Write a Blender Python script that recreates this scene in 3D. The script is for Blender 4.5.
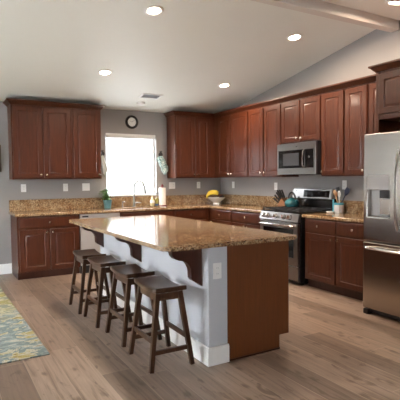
import bpy, bmesh, math, random
from mathutils import Vector, Matrix

# ------------------------------------------------------------------ clear
for o in list(bpy.data.objects):
    bpy.data.objects.remove(o)
S = bpy.context.scene
COL = S.collection
PI = math.pi

# ------------------------------------------------------------------ camera
CAM = (-4.559, -7.15, 1.356)
YAW, PITCH, ROLL, FPX = math.radians(29.92), math.radians(-2.653), math.radians(-0.5446), 457.6
cam_d = bpy.data.cameras.new('camera')
cam = bpy.data.objects.new('camera', cam_d)
COL.objects.link(cam)
fw = Vector((math.sin(YAW)*math.cos(PITCH), math.cos(YAW)*math.cos(PITCH), math.sin(PITCH)))
rt = Vector((math.cos(YAW), -math.sin(YAW), 0))
up = rt.cross(fw)
c_, s_ = math.cos(ROLL), math.sin(ROLL)
rt2, up2 = c_*rt + s_*up, -s_*rt + c_*up
mw = Matrix((rt2, up2, -fw)).transposed().to_4x4()
mw.translation = CAM
cam.matrix_world = mw
cam_d.sensor_width = 36.0
cam_d.lens = FPX/400*36.0
cam_d.clip_start = 0.05
S.camera = cam

# ------------------------------------------------------------------ world, daylight, exposure
S.view_settings.view_transform = 'Standard'
S.view_settings.look = 'None'
S.view_settings.exposure = 1.25
S.view_settings.gamma = 1.0
S.view_settings.use_curve_mapping = False
S.cycles.use_denoising = True
S.cycles.max_bounces = 8
S.cycles.diffuse_bounces = 5
S.cycles.sample_clamp_indirect = 8.0

SKY = 9.0
wd = bpy.data.worlds.new('sky')
S.world = wd
wd.use_nodes = True
bg = wd.node_tree.nodes['Background']
bg.inputs['Color'].default_value = (0.86, 0.93, 1.0, 1)
bg.inputs['Strength'].default_value = SKY


def portal(name, loc, rot, sx, sy):
    l = bpy.data.lights.new(name, 'AREA')
    l.shape = 'RECTANGLE'
    l.size, l.size_y = sx, sy
    l.cycles.is_portal = True
    o = bpy.data.objects.new(name, l)
    o.location, o.rotation_euler = loc, rot
    COL.objects.link(o)


# openings: kitchen window (back wall), patio door (left wall), two windows behind the camera
WIN = (-2.18, -1.295, 1.085, 2.105)           # x0 x1 z0 z1 on the back wall
DOOR_Y0, DOOR_Y1, DOOR_Z = -3.9, -1.2, 2.10    # on the left wall
XL_WALL, Y_FRONT = -7.2, -10.0
FWIN = [(-7.0, -5.8, 1.0, 2.15), (-5.6, -4.4, 1.0, 2.15)]
portal('window_daylight', ((WIN[0]+WIN[1])/2, 0.14, (WIN[2]+WIN[3])/2), (-PI/2, 0, 0), WIN[1]-WIN[0], WIN[3]-WIN[2])
portal('patio_daylight', (XL_WALL-0.14, (DOOR_Y0+DOOR_Y1)/2, DOOR_Z/2), (0, -PI/2, 0), DOOR_Z, DOOR_Y1-DOOR_Y0)
for fx0, fx1, fz0, fz1 in FWIN:
    portal('front_daylight', ((fx0+fx1)/2, Y_FRONT-0.14, (fz0+fz1)/2), (PI/2, 0, 0), fx1-fx0, fz1-fz0)

LAMP_POWER = 13.0
LAMP_COLOR = (1.0, 0.80, 0.62)


# ------------------------------------------------------------------ materials
def mat(name, color, rough=0.5, metal=0.0, coat=0.0, spec=0.5, emit=None, estr=0.0, trans=0.0):
    m = bpy.data.materials.new(name)
    m.use_nodes = True
    b = m.node_tree.nodes['Principled BSDF']
    b.inputs['Base Color'].default_value = (*color, 1)
    b.inputs['Roughness'].default_value = rough
    b.inputs['Metallic'].default_value = metal
    b.inputs['Coat Weight'].default_value = coat
    b.inputs['Coat Roughness'].default_value = 0.12
    b.inputs['Specular IOR Level'].default_value = spec
    b.inputs['Transmission Weight'].default_value = trans
    if emit:
        b.inputs['Emission Color'].default_value = (*emit, 1)
        b.inputs['Emission Strength'].default_value = estr
    return m


class NT:
    """tiny node helper"""
    def __init__(self, m):
        self.t = m.node_tree
        self.n = m.node_tree.nodes
        self.b = self.n['Principled BSDF']

    def new(self, kind, **kw):
        n = self.n.new(kind)
        for k, v in kw.items():
            setattr(n, k, v)
        return n

    def link(self, a, b):
        self.t.links.new(a, b)

    def coord(self, which='Object', scale=(1, 1, 1), rot=(0, 0, 0)):
        c = self.new('ShaderNodeTexCoord')
        mp = self.new('ShaderNodeMapping')
        mp.inputs['Scale'].default_value = scale
        mp.inputs['Rotation'].default_value = rot
        self.link(c.outputs[which], mp.inputs['Vector'])
        return mp.outputs['Vector']

    def world(self):
        return self.new('ShaderNodeNewGeometry').outputs['Position']

    def noise(self, vec, scale, detail=4, rough=0.55, dist=0.0):
        n = self.new('ShaderNodeTexNoise')
        n.inputs['Scale'].default_value = scale
        n.inputs['Detail'].default_value = detail
        n.inputs['Roughness'].default_value = rough
        n.inputs['Distortion'].default_value = dist
        self.link(vec, n.inputs['Vector'])
        return n.outputs['Fac']

    def ramp(self, fac, stops, interp='LINEAR'):
        r = self.new('ShaderNodeValToRGB')
        r.color_ramp.interpolation = interp
        e = r.color_ramp.elements
        while len(e) < len(stops):
            e.new(0.5)
        for el, (p, c) in zip(e, stops):
            el.position = p
            el.color = (*c, 1)
        self.link(fac, r.inputs['Fac'])
        return r.outputs['Color']

    def math(self, op, a, b=None):
        n = self.new('ShaderNodeMath', operation=op)
        for i, v in enumerate((a, b)):
            if v is None:
                continue
            if isinstance(v, (int, float)):
                n.inputs[i].default_value = v
            else:
                self.link(v, n.inputs[i])
        return n.outputs[0]

    def mix(self, fac, a, b, blend='MIX'):
        n = self.new('ShaderNodeMix', data_type='RGBA', blend_type=blend)
        for sock, v in ((n.inputs[0], fac), (n.inputs[6], a), (n.inputs[7], b)):
            if isinstance(v, (int, float)):
                sock.default_value = v
            elif isinstance(v, tuple):
                sock.default_value = (*v, 1)
            else:
                self.link(v, sock)
        return n.outputs[2]

    def bump(self, h, strength=0.1, dist=0.01):
        n = self.new('ShaderNodeBump')
        n.inputs['Strength'].default_value = strength
        n.inputs['Distance'].default_value = dist
        self.link(h, n.inputs['Height'])
        self.link(n.outputs['Normal'], self.b.inputs['Normal'])

    def color(self, c):
        self.link(c, self.b.inputs['Base Color'])


def paint(name, color, rough=0.6, bump=0.06, scale=120, spec=0.3):
    m = mat(name, color, rough, spec=spec)
    t = NT(m)
    w = t.world()
    f = t.noise(w, 1.3, 3)
    t.color(t.mix(f, tuple(v*0.97 for v in color), tuple(min(1, v*1.03) for v in color)))
    t.bump(t.noise(w, scale, 3), bump, 0.004)
    return m


def wood(name, dark, light, rough=0.36, coat=0.12, grain=(28, 28, 2.2)):
    m = mat(name, light, rough, coat=coat, spec=0.32)
    t = NT(m)
    v = t.coord('Object', grain)
    g = t.noise(v, 1.6, 6, 0.62, 0.6)
    v2 = t.coord('Object', (3, 3, 0.8))
    g2 = t.noise(v2, 1.5, 2)
    a = t.ramp(g, [(0.3, dark), (0.7, light)])
    t.color(t.mix(t.math('MULTIPLY', g2, 0.35), a, tuple(x*0.72 for x in light)))
    return m


def granite(name):
    m = mat(name, (0.4, 0.28, 0.15), 0.11, coat=0.0, spec=0.6)
    t = NT(m)
    w = t.world()
    big = t.noise(w, 9, 4, 0.6, 0.8)
    med = t.noise(w, 62, 4, 0.65, 0.4)
    vo = t.new('ShaderNodeTexVoronoi')
    vo.inputs['Scale'].default_value = 130
    t.link(w, vo.inputs['Vector'])
    fleck = t.new('ShaderNodeSeparateColor')
    t.link(vo.outputs['Color'], fleck.inputs[0])
    base = t.ramp(med, [(0.28, (0.068, 0.040, 0.024)), (0.40, (0.225, 0.142, 0.078)), (0.52, (0.395, 0.275, 0.165)), (0.68, (0.57, 0.45, 0.30))])
    warm = t.ramp(big, [(0.35, (0.62, 0.46, 0.33)), (0.65, (1.0, 0.97, 0.9))])
    c = t.mix(1.0, base, warm, 'MULTIPLY')
    dk = t.ramp(fleck.outputs[0], [(0.0, (1, 1, 1)), (0.17, (0, 0, 0))], 'CONSTANT')
    c = t.mix(t.math('MULTIPLY', dk, 0.75), c, (0.05, 0.028, 0.02))
    lt = t.ramp(fleck.outputs[1], [(0.0, (0, 0, 0)), (0.86, (1, 1, 1))], 'CONSTANT')
    c = t.mix(t.math('MULTIPLY', lt, 0.5), c, (0.66, 0.52, 0.32))
    t.color(c)
    return m


def steel(name, color=(0.50, 0.46, 0.415), rough=0.26, axis=2):
    m = mat(name, color, rough, metal=1.0)
    t = NT(m)
    sc = [150, 150, 150]
    sc[axis] = 0.8
    g = t.noise(t.coord('Object', tuple(sc)), 1.0, 2)
    r = t.math('MULTIPLY_ADD', g, 0.03)
    t.n[-1].inputs[2].default_value = rough-0.05
    t.link(r, t.b.inputs['Roughness'])
    t.b.inputs['Anisotropic'].default_value = 0.5
    return m


M = {}
M['wall'] = paint('greige_wall_paint', (0.285, 0.264, 0.254))
M['island_wall'] = paint('pale_grey_paint', (0.50, 0.50, 0.52))
M['ceiling'] = paint('ceiling_paint', (0.75, 0.74, 0.675), bump=0.15, scale=70)
M['trim'] = paint('white_trim_paint', (0.78, 0.76, 0.73), rough=0.4, bump=0.0)
M['beam'] = paint('beam_paint', (0.66, 0.60, 0.54), bump=0.05)
M['cherry'] = wood('cherry_wood', (0.046, 0.0105, 0.0040), (0.090, 0.0230, 0.0076))
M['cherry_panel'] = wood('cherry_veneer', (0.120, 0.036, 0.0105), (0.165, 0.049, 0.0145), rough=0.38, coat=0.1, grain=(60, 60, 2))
M['cherry_dark_shade'] = wood('dark_shade_cherry', (0.035, 0.011, 0.007), (0.06, 0.019, 0.011))  # darker cherry; the corbels' backlit shade is put into this colour
M['stool'] = wood('walnut_stool_wood', (0.034, 0.0135, 0.006), (0.080, 0.0345, 0.0155), rough=0.32)
M['granite'] = granite('granite')
M['steel'] = steel('brushed_steel')
M['steel_h'] = steel('brushed_steel_across', (0.26, 0.245, 0.23), 0.32, axis=0)
M['steel_satin'] = mat('satin_steel', (0.62, 0.60, 0.58), 0.5, 0.75)
M['steel_dark'] = steel('dark_steel', (0.30, 0.29, 0.28), 0.3)
M['chrome'] = mat('polished_chrome', (0.78, 0.77, 0.75), 0.12, 1.0)
M['nickel'] = mat('satin_nickel', (0.72, 0.66, 0.56), 0.22, 1.0)
M['faucet'] = mat('brushed_nickel', (0.33, 0.32, 0.29), 0.34, 1.0)
M['black'] = mat('black_enamel', (0.012, 0.012, 0.013), 0.22)
M['iron'] = mat('cast_iron', (0.018, 0.018, 0.02), 0.5)
M['black_glass'] = mat('black_glass', (0.008, 0.009, 0.011), 0.10, spec=0.35)
M['mesh'] = mat('oven_mesh', (0.035, 0.036, 0.04), 0.35, spec=0.4)
M['plastic_black'] = mat('black_plastic', (0.02, 0.02, 0.022), 0.4)
M['plastic_grey'] = mat('grey_plastic', (0.42, 0.41, 0.40), 0.35)
M['panel_grey'] = mat('satin_grey_panel', (0.36, 0.345, 0.33), 0.35, metal=0.6)
M['white'] = mat('white_plastic', (0.80, 0.78, 0.75), 0.35)
M['slot'] = mat('outlet_slot', (0.16, 0.15, 0.15), 0.5)
M['ceramic'] = mat('white_ceramic', (0.84, 0.82, 0.78), 0.18, coat=0.3)
M['teal'] = mat('teal_enamel', (0.025, 0.145, 0.165), 0.16, coat=0.5)
M['teal_pot'] = mat('teal_glaze', (0.09, 0.22, 0.25), 0.35)
M['teal_light'] = mat('turquoise_silicone', (0.08, 0.42, 0.52), 0.4)
M['navy'] = mat('navy_silicone', (0.018, 0.025, 0.06), 0.4)
M['lightwood'] = wood('beech_wood', (0.42, 0.24, 0.11), (0.58, 0.37, 0.19), rough=0.5, coat=0.0)
M['blockwood'] = wood('knife_block_wood', (0.22, 0.09, 0.035), (0.34, 0.15, 0.06), rough=0.45, coat=0.0)
M['redwood'] = mat('red_lacquer', (0.16, 0.018, 0.02), 0.3)
M['paper'] = paint('paper_towel', (0.86, 0.82, 0.76), rough=0.9, bump=0.2, scale=300, spec=0.1)
M['glass'] = mat('window_glass', (1, 1, 1), 0.0, trans=1.0)
M['glass'].node_tree.nodes['Principled BSDF'].inputs['IOR'].default_value = 1.02
M['knife_black'] = mat('dark_knife_handle', (0.010, 0.007, 0.005), 0.5, spec=0.2)
M['clear'] = mat('clear_plastic', (0.82, 0.86, 0.84), 0.08, trans=0.75)
M['yellow_soap'] = mat('pale_yellow_soap', (0.62, 0.53, 0.30), 0.25)
M['olive_soap'] = mat('olive_soap', (0.26, 0.22, 0.06), 0.2)
M['blue'] = mat('blue_label', (0.03, 0.06, 0.16), 0.4)
M['leaf'] = mat('green_leaf', (0.075, 0.20, 0.030), 0.45)
M['soil'] = mat('dark_soil', (0.03, 0.02, 0.014), 0.9)
M['banana'] = mat('banana_peel', (0.62, 0.44, 0.03), 0.45)
M['stemtip'] = mat('banana_tip', (0.12, 0.08, 0.02), 0.6)
M['plum'] = mat('dark_fruit_skin', (0.018, 0.014, 0.012), 0.35)
M['redfruit'] = mat('red_fruit_skin', (0.30, 0.03, 0.02), 0.35)
M['clockface'] = mat('clock_face', (0.62, 0.60, 0.56), 0.4)
M['lens'] = mat('lamp_lens', (1, 0.95, 0.85), 0.4, emit=(1.0, 0.86, 0.66), estr=9.0)
M['vent'] = mat('vent_enamel', (0.80, 0.82, 0.85), 0.4)
M['vent_dark'] = mat('vent_shadow_gap', (0.26, 0.28, 0.31), 0.7)
M['concrete'] = paint('pale_concrete', (0.80, 0.79, 0.77), rough=0.9)
M['window_dimmer'] = paint('window_dimmer_grey', (0.185, 0.185, 0.18), rough=0.9, bump=0.2)  # grey kept low so the sink window looks less bright
M['patio_dimmer'] = paint('patio_dimmer_pale', (0.60, 0.58, 0.55), rough=0.9, bump=0.2)
M['frame_wood'] = wood('picture_frame_wood', (0.05, 0.035, 0.022), (0.10, 0.07, 0.045))


def make_floor_mat():
    m = mat('oak_planks', (0.36, 0.23, 0.15), 0.3, spec=0.45)
    t = NT(m)
    W, L = 0.215, 1.45
    sep = t.new('ShaderNodeSeparateXYZ')
    t.link(t.world(), sep.inputs[0])
    x = t.math('DIVIDE', t.math('ADD', sep.outputs[0], 3.39), W)
    ix = t.math('FLOOR', x)
    fx = t.math('FRACT', x)
    wn = t.new('ShaderNodeTexWhiteNoise', noise_dimensions='1D')
    t.link(ix, wn.inputs['W'])
    y = t.math('DIVIDE', t.math('ADD', sep.outputs[1], t.math('MULTIPLY', wn.outputs['Value'], 7.3)), L)
    iy = t.math('FLOOR', y)
    fy = t.math('FRACT', y)
    cb = t.new('ShaderNodeCombineXYZ')
    t.link(ix, cb.inputs[0])
    t.link(iy, cb.inputs[1])
    wn2 = t.new('ShaderNodeTexWhiteNoise', noise_dimensions='3D')
    t.link(cb.outputs[0], wn2.inputs['Vector'])
    pid = wn2.outputs['Value']
    # grain: noise stretched along the plank, shifted per plank
    gv = t.new('ShaderNodeCombineXYZ')
    t.link(t.math('MULTIPLY', sep.outputs[0], 30.0), gv.inputs[0])
    t.link(t.math('ADD', t.math('MULTIPLY', sep.outputs[1], 1.6), t.math('MULTIPLY', pid, 61.0)), gv.inputs[1])
    t.link(t.math('MULTIPLY', pid, 37.0), gv.inputs[2])
    g = t.noise(gv.outputs[0], 1.0, 6, 0.6, 0.9)
    kv = t.new('ShaderNodeCombineXYZ')
    t.link(t.math('MULTIPLY', sep.outputs[0], 9.0), kv.inputs[0])
    t.link(t.math('MULTIPLY', sep.outputs[1], 4.2), kv.inputs[1])
    t.link(t.math('MULTIPLY', pid, 19.0), kv.inputs[2])
    kn = t.noise(kv.outputs[0], 1.0, 3, 0.6, 1.2)
    tone = t.ramp(pid, [(0.0, (0.165, 0.116, 0.086)), (0.3, (0.222, 0.159, 0.120)), (0.7, (0.270, 0.195, 0.148)), (1.0, (0.335, 0.247, 0.190))])
    gr = t.ramp(g, [(0.30, (0.50, 0.45, 0.41)), (0.46, (0.93, 0.92, 0.91)), (0.70, (1.22, 1.21, 1.20))])
    c = t.mix(1.0, tone, gr, 'MULTIPLY')
    vk = t.new('ShaderNodeTexVoronoi', voronoi_dimensions='2D')
    vk.inputs['Scale'].default_value = 1.0
    kc = t.new('ShaderNodeCombineXYZ')
    t.link(t.math('ADD', t.math('MULTIPLY', sep.outputs[0], 5.2), t.math('MULTIPLY', kn, 0.5)), kc.inputs[0])
    t.link(t.math('MULTIPLY', sep.outputs[1], 2.7), kc.inputs[1])
    t.link(kc.outputs[0], vk.inputs['Vector'])
    spot = t.ramp(t.math('ADD', vk.outputs['Distance'], t.math('MULTIPLY', g, 0.12)), [(0.10, (1, 1, 1)), (0.20, (0, 0, 0))])
    c = t.mix(t.math('MULTIPLY', spot, 0.62), c, (0.07, 0.042, 0.027))
    knot = t.ramp(kn, [(0.61, (0, 0, 0)), (0.70, (1, 1, 1))])
    c = t.mix(t.math('MULTIPLY', knot, 0.6), c, (0.075, 0.042, 0.024))
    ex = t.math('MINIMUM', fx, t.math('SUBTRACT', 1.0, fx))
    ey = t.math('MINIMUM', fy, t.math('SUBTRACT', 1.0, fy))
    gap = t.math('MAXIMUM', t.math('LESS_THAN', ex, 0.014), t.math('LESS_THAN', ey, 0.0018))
    c = t.mix(t.math('MULTIPLY', gap, 0.55), c, (0.40, 0.31, 0.24))  # seams lightened: highlight on the plank bevels put into the colour
    t.color(c)
    r = t.math('MULTIPLY_ADD', g, 0.16)
    t.n[-1].inputs[2].default_value = 0.26
    t.link(r, t.b.inputs['Roughness'])
    t.bump(t.math('SUBTRACT', t.math('MULTIPLY', g, 0.3), gap), 0.12, 0.003)
    return m


def make_rug_mat():
    m = mat('rug_pile', (0.4, 0.4, 0.3), 0.95, spec=0.1)
    t = NT(m)
    w = t.world()
    sep = t.new('ShaderNodeSeparateXYZ')
    t.link(w, sep.inputs[0])
    mp = t.new('ShaderNodeMapping')
    mp.inputs['Scale'].default_value = (2.4, 3.6, 1)
    t.link(w, mp.inputs['Vector'])
    n1 = t.noise(mp.outputs[0], 1.9, 5, 0.62, 0.35)
    mp2 = t.new('ShaderNodeMapping')
    mp2.inputs['Location'].default_value = (4.7, 1.9, 3)
    mp2.inputs['Scale'].default_value = (2.2, 3.4, 1)
    t.link(w, mp2.inputs['Vector'])
    n2 = t.noise(mp2.outputs[0], 1.9, 5, 0.6, 0.3)
    cols = t.ramp(n1, [(0.0, (0.19, 0.13, 0.08)), (0.36, (0.33, 0.27, 0.10)), (0.42, (0.42, 0.39, 0.30)),
                       (0.47, (0.17, 0.21, 0.205)), (0.54, (0.25, 0.29, 0.28)), (0.60, (0.43, 0.41, 0.34)), (0.66, (0.22, 0.16, 0.10))], 'CONSTANT')
    yel = t.ramp(n2, [(0.0, (0.34, 0.30, 0.11)), (0.42, (0.27, 0.25, 0.11)), (0.50, (0.42, 0.39, 0.27)), (0.57, (0.22, 0.23, 0.18))], 'CONSTANT')
    # the far end of the rug is woven in yellows, the near end in slate and cream
    far = t.math('MULTIPLY_ADD', sep.outputs[1], 0.9)
    t.n[-1].inputs[2].default_value = 2.45
    far = t.math('ADD', far, t.math('MULTIPLY', t.math('SUBTRACT', n2, 0.5), 2.4))
    k = t.ramp(far, [(0.40, (0, 0, 0)), (0.60, (1, 1, 1))])
    c = t.mix(k, cols, yel)
    fine = t.noise(w, 160, 2)
    t.color(t.mix(0.35, c, t.ramp(fine, [(0.3, (0.55, 0.55, 0.55)), (0.7, (1, 1, 1))]), 'MULTIPLY'))
    t.bump(fine, 0.5, 0.006)
    return m


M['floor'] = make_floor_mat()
M['rug'] = make_rug_mat()


def make_towel_mat():
    m = mat('teal_print_cloth', (0.4, 0.6, 0.6), 0.85, spec=0.1)
    t = NT(m)
    n = t.noise(t.coord('Object'), 34, 4, 0.6, 1.5)
    t.color(t.ramp(n, [(0.40, (0.05, 0.16, 0.17)), (0.48, (0.26, 0.45, 0.44)), (0.56, (0.72, 0.80, 0.77))]))
    return m


M['towel'] = make_towel_mat()
M['towel_pale'] = paint('pale_cloth', (0.50, 0.53, 0.50), rough=0.9, bump=0.2)


# ------------------------------------------------------------------ mesh builder
class MB:
    def __init__(self):
        self.bm = bmesh.new()
        self.wn = False

    def box(self, x0, x1, y0, y1, z0, z1, bevel=0.0, seg=2):
        vs = [self.bm.verts.new((x, y, z)) for x in (x0, x1) for y in (y0, y1) for z in (z0, z1)]
        F = [(0, 1, 3, 2), (4, 6, 7, 5), (0, 4, 5, 1), (2, 3, 7, 6), (0, 2, 6, 4), (1, 5, 7, 3)]
        fs = [self.bm.faces.new([vs[i] for i in f]) for f in F]
        if bevel > 0:
            self.wn = True
            es = list({e for f in fs for e in f.edges})
            bmesh.ops.bevel(self.bm, geom=es, offset=bevel, segments=seg, profile=0.5, affect='EDGES')
        return self

    def loft(self, rings, cap0=True, cap1=True, closed=True):
        rv = [[self.bm.verts.new(p) for p in r] for r in rings]
        n = len(rv[0])
        for a, b in zip(rv, rv[1:]):
            for i in range(n if closed else n-1):
                j = (i+1) % n
                self.bm.faces.new((a[i], a[j], b[j], b[i]))
        if closed and cap0:
            self.bm.faces.new(rv[0][::-1])
        if closed and cap1:
            self.bm.faces.new(rv[-1])
        return self

    def lathe(self, prof, c=(0, 0, 0), n=20, axis='z'):
        """prof: list of (radius, height)"""
        rings = []
        for r, h in prof:
            ring = []
            for i in range(n):
                a = 2*PI*i/n
                u, v = max(r, 1e-4)*math.cos(a), max(r, 1e-4)*math.sin(a)
                p = {'z': (u, v, h), 'y': (u, -h, v), 'x': (-h, v, -u)}[axis]
                ring.append((c[0]+p[0], c[1]+p[1], c[2]+p[2]))
            rings.append(ring)
        return self.loft(rings)

    def tube(self, pts, r, n=8, ends=True):
        pts = [Vector(p) for p in pts]
        rs = r if isinstance(r, (list, tuple)) else [r]*len(pts)
        rings, prev = [], None
        for i, p in enumerate(pts):
            d = (pts[min(i+1, len(pts)-1)]-pts[max(i-1, 0)]).normalized()
            if prev is None:
                u = d.cross(Vector((0, 0, 1)) if abs(d.z) < .9 else Vector((1, 0, 0))).normalized()
            else:
                u = (prev-d*prev.dot(d)).normalized()
            prev = u
            v = d.cross(u)
            rings.append([p+rs[i]*(math.cos(2*PI*k/n)*u+math.sin(2*PI*k/n)*v) for k in range(n)])
        return self.loft(rings, ends, ends)

    def bar(self, a, b, wa, wb=None, da=None, db=None, side=(1, 0, 0)):
        """tapered bar of rectangular section from a to b; width along side"""
        a, b = Vector(a), Vector(b)
        wb = wa if wb is None else wb
        da = wa if da is None else da
        db = wb if db is None else db
        d = (b-a).normalized()
        s = Vector(side)
        s = (s-d*s.dot(d)).normalized()
        t = d.cross(s)
        rings = []
        for p, w, dd in ((a, wa, da), (b, wb, db)):
            rings.append([p+s*w/2*i+t*dd/2*j for i, j in ((-1, -1), (1, -1), (1, 1), (-1, 1))])
        return self.loft(rings)

    def prism(self, outline, axis, a, b, bevel=0.0):
        """2D outline extruded along an axis between a and b"""
        def P(u, v, w):
            return {'y': (u, w, v), 'x': (w, u, v), 'z': (u, v, w)}[axis]
        f0 = [self.bm.verts.new(P(u, v, a)) for u, v in outline]
        f1 = [self.bm.verts.new(P(u, v, b)) for u, v in outline]
        fs = [self.bm.faces.new(f0), self.bm.faces.new(f1[::-1])]
        n = len(outline)
        for i in range(n):
            fs.append(self.bm.faces.new((f0[i], f1[i], f1[(i+1) % n], f0[(i+1) % n])))
        if bevel:
            self.wn = True
            es = list({e for f in fs[:2] for e in f.edges})
            bmesh.ops.bevel(self.bm, geom=es, offset=bevel, segments=2, profile=0.5, affect='EDGES')
        return self

    def slab(self, xs, ys, keep, z0, z1, bevel=0.0, seg=3, mapf=None):
        """plate from grid cells keep(i,j); outer (and hole) edges rounded"""
        bm = self.bm
        V = {}

        def v(i, j):
            if (i, j) not in V:
                V[i, j] = bm.verts.new((xs[i], ys[j], z1))
            return V[i, j]
        fs = []
        for i in range(len(xs)-1):
            for j in range(len(ys)-1):
                if keep(i, j):
                    fs.append(bm.faces.new((v(i, j), v(i+1, j), v(i+1, j+1), v(i, j+1))))
        top_b = [e for e in {e for f in fs for e in f.edges} if len(e.link_faces) == 1]
        r = bmesh.ops.extrude_face_region(bm, geom=fs)
        nv = [g for g in r['geom'] if isinstance(g, bmesh.types.BMVert)]
        for q in nv:
            q.co.z = z0
        nf = [g for g in r['geom'] if isinstance(g, bmesh.types.BMFace)]
        keepf = [f for f in bm.faces if all(abs(q.co.z-z1) < 1e-7 for q in f.verts)]
        if not keepf:
            for f in nf:
                vs = []
                for q in f.verts:
                    key = min(V, key=lambda k: (V[k].co.x-q.co.x)**2+(V[k].co.y-q.co.y)**2)
                    vs.append(V[key])
                bm.faces.new(vs)
        if bevel:
            self.wn = True
            bm.edges.ensure_lookup_table()
            es = [e for e in bm.edges if len(e.link_faces) == 2 and abs(e.verts[0].co.z-e.verts[1].co.z) < 1e-7
                  and any(abs(f.normal.z) < .5 for f in e.link_faces)]
            bm.normal_update()
            es = [e for e in bm.edges if len(e.link_faces) == 2 and abs(e.verts[0].co.z-e.verts[1].co.z) < 1e-7
                  and (abs(e.link_faces[0].normal.z) < .5) != (abs(e.link_faces[1].normal.z) < .5)]
            bmesh.ops.bevel(bm, geom=es, offset=bevel, segments=seg, profile=0.5, affect='EDGES')
        if mapf:
            for q in bm.verts:
                q.co = mapf(q.co)
        return self

    def panel_door(self, x0, x1, z0, z1, y, t=0.02, stile=0.058):
        """raised-panel door front; back at y, front face at y-t"""
        self.wn = True
        w, h = x1-x0, z1-z0
        s = min(stile, w*0.24, h*0.30)
        prof = [(0, 0), (0, t-.004), (.004, t), (s, t), (s+.007, t-.007), (s+.014, t-.008), (s+.030, t-.0015), (s+.033, t-.001)]
        rings = []
        for i, d in prof:
            rings.append([(x0+i, y-d, z0+i), (x1-i, y-d, z0+i), (x1-i, y-d, z1-i), (x0+i, y-d, z1-i)])
        return self.loft(rings)

    def drawer_front(self, x0, x1, z0, z1, y, t=0.02):
        self.wn = True
        prof = [(0, 0), (0, t-.006), (.003, t-.003), (.012, t), (.02, t)]
        rings = [[(x0+i, y-d, z0+i), (x1-i, y-d, z0+i), (x1-i, y-d, z1-i), (x0+i, y-d, z1-i)] for i, d in prof]
        return self.loft(rings)

    def sweep(self, path, prof):
        """moulding: path of 2D points, prof of (outward offset, z); outward = right of travel direction"""
        pts = [Vector(p) for p in path]
        n = len(pts)
        rings = []
        for i, p in enumerate(pts):
            d0 = (pts[i]-pts[i-1]).normalized() if i > 0 else None
            d1 = (pts[i+1]-pts[i]).normalized() if i < n-1 else None
            n0 = Vector((d0.y, -d0.x)) if d0 else None
            n1 = Vector((d1.y, -d1.x)) if d1 else None
            if n0 is None:
                m = n1
            elif n1 is None:
                m = n0
            else:
                m = (n0+n1)/(1+n0.dot(n1))
            rings.append([(p.x+m.x*o, p.y+m.y*o, z) for o, z in prof])
        return self.loft(rings)

    def build(self, name, material, parent=None, sharp=35):
        bm = self.bm
        bmesh.ops.remove_doubles(bm, verts=bm.verts, dist=1e-6)
        bmesh.ops.recalc_face_normals(bm, faces=bm.faces)
        for f in bm.faces:
            f.smooth = True
        lim = math.radians(sharp)
        for e in bm.edges:
            e.smooth = len(e.link_faces) == 2 and e.calc_face_angle(3.2) < lim
        me = bpy.data.meshes.new(name)
        bm.to_mesh(me)
        bm.free()
        ms = material if isinstance(material, (list, tuple)) else [material]
        for mm in ms:
            me.materials.append(mm)
        o = bpy.data.objects.new(name, me)
        COL.objects.link(o)
        if self.wn:
            md_ = o.modifiers.new('weighted_normals', 'WEIGHTED_NORMAL')
            md_.mode, md_.weight, md_.keep_sharp = 'FACE_AREA', 80, True
        if parent is not None:
            o.parent = parent
        return o


def thing(name, label, cat, loc=(0, 0, 0), rz=0.0, group=None):
    o = bpy.data.objects.new(name, None)
    o.empty_display_size = 0.1
    COL.objects.link(o)
    o.location, o.rotation_euler = loc, (0, 0, rz)
    return tag(o, label, cat, group)


def tag(o, label, cat, group=None):
    o['label'], o['category'] = label, cat
    if group:
        o['group'] = group
    return o


def struct(o):
    o['kind'] = 'structure'
    return o


def copy_tree(o, parent=None):
    c = o.copy()
    COL.objects.link(c)
    if parent is not None:
        c.parent = parent
    for ch in o.children:
        copy_tree(ch, c)
    return c


def recenter(o, loc):
    """move a single-mesh thing's origin to loc (its base)"""
    loc = Vector(loc)
    o.data.transform(Matrix.Translation(-loc))
    o.location = loc
    return o


# ------------------------------------------------------------------ the setting
SLOPE, ZB, YR = 0.178, 2.49, -3.62
ZR = ZB-SLOPE*YR
YE = 2*YR


def ceil_z(y):
    if y >= YR:
        return ZB-SLOPE*y
    return max(ZB, ZR-SLOPE*(YR-y))


T = 0.14
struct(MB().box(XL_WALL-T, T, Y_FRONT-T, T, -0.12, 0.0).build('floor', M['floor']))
# ceiling: vaulted, with thickness
out = [(T, ceil_z(0)-SLOPE*T), (YR, ZR), (YE, ZB), (Y_FRONT-T, ZB)]
prof = out+[(y, z+0.12) for y, z in out[::-1]]
struct(MB().prism(prof, 'x', XL_WALL-T, T).build('ceiling', M['ceiling']))
# back wall with the kitchen window opening
x0, x1, z0, z1 = WIN
struct(MB().slab([XL_WALL-T, x0, x1, T], [0, z0, z1, ZB+0.02], lambda i, j: not (i == 1 and j == 1), 0, T,
                 mapf=lambda c: Vector((c.x, c.z, c.y))).build('wall_back', M['wall']))
# right wall with its gable
gab = [(T, 0), (T, ZB), (0, ZB), (YR, ZR), (YE, ZB), (Y_FRONT, ZB), (Y_FRONT, 0)]
gab = [(y, z+(0.03 if z > 1 else 0)) for y, z in gab]
struct(MB().prism(gab, 'x', 0, T).build('wall_right', M['wall']))
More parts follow.
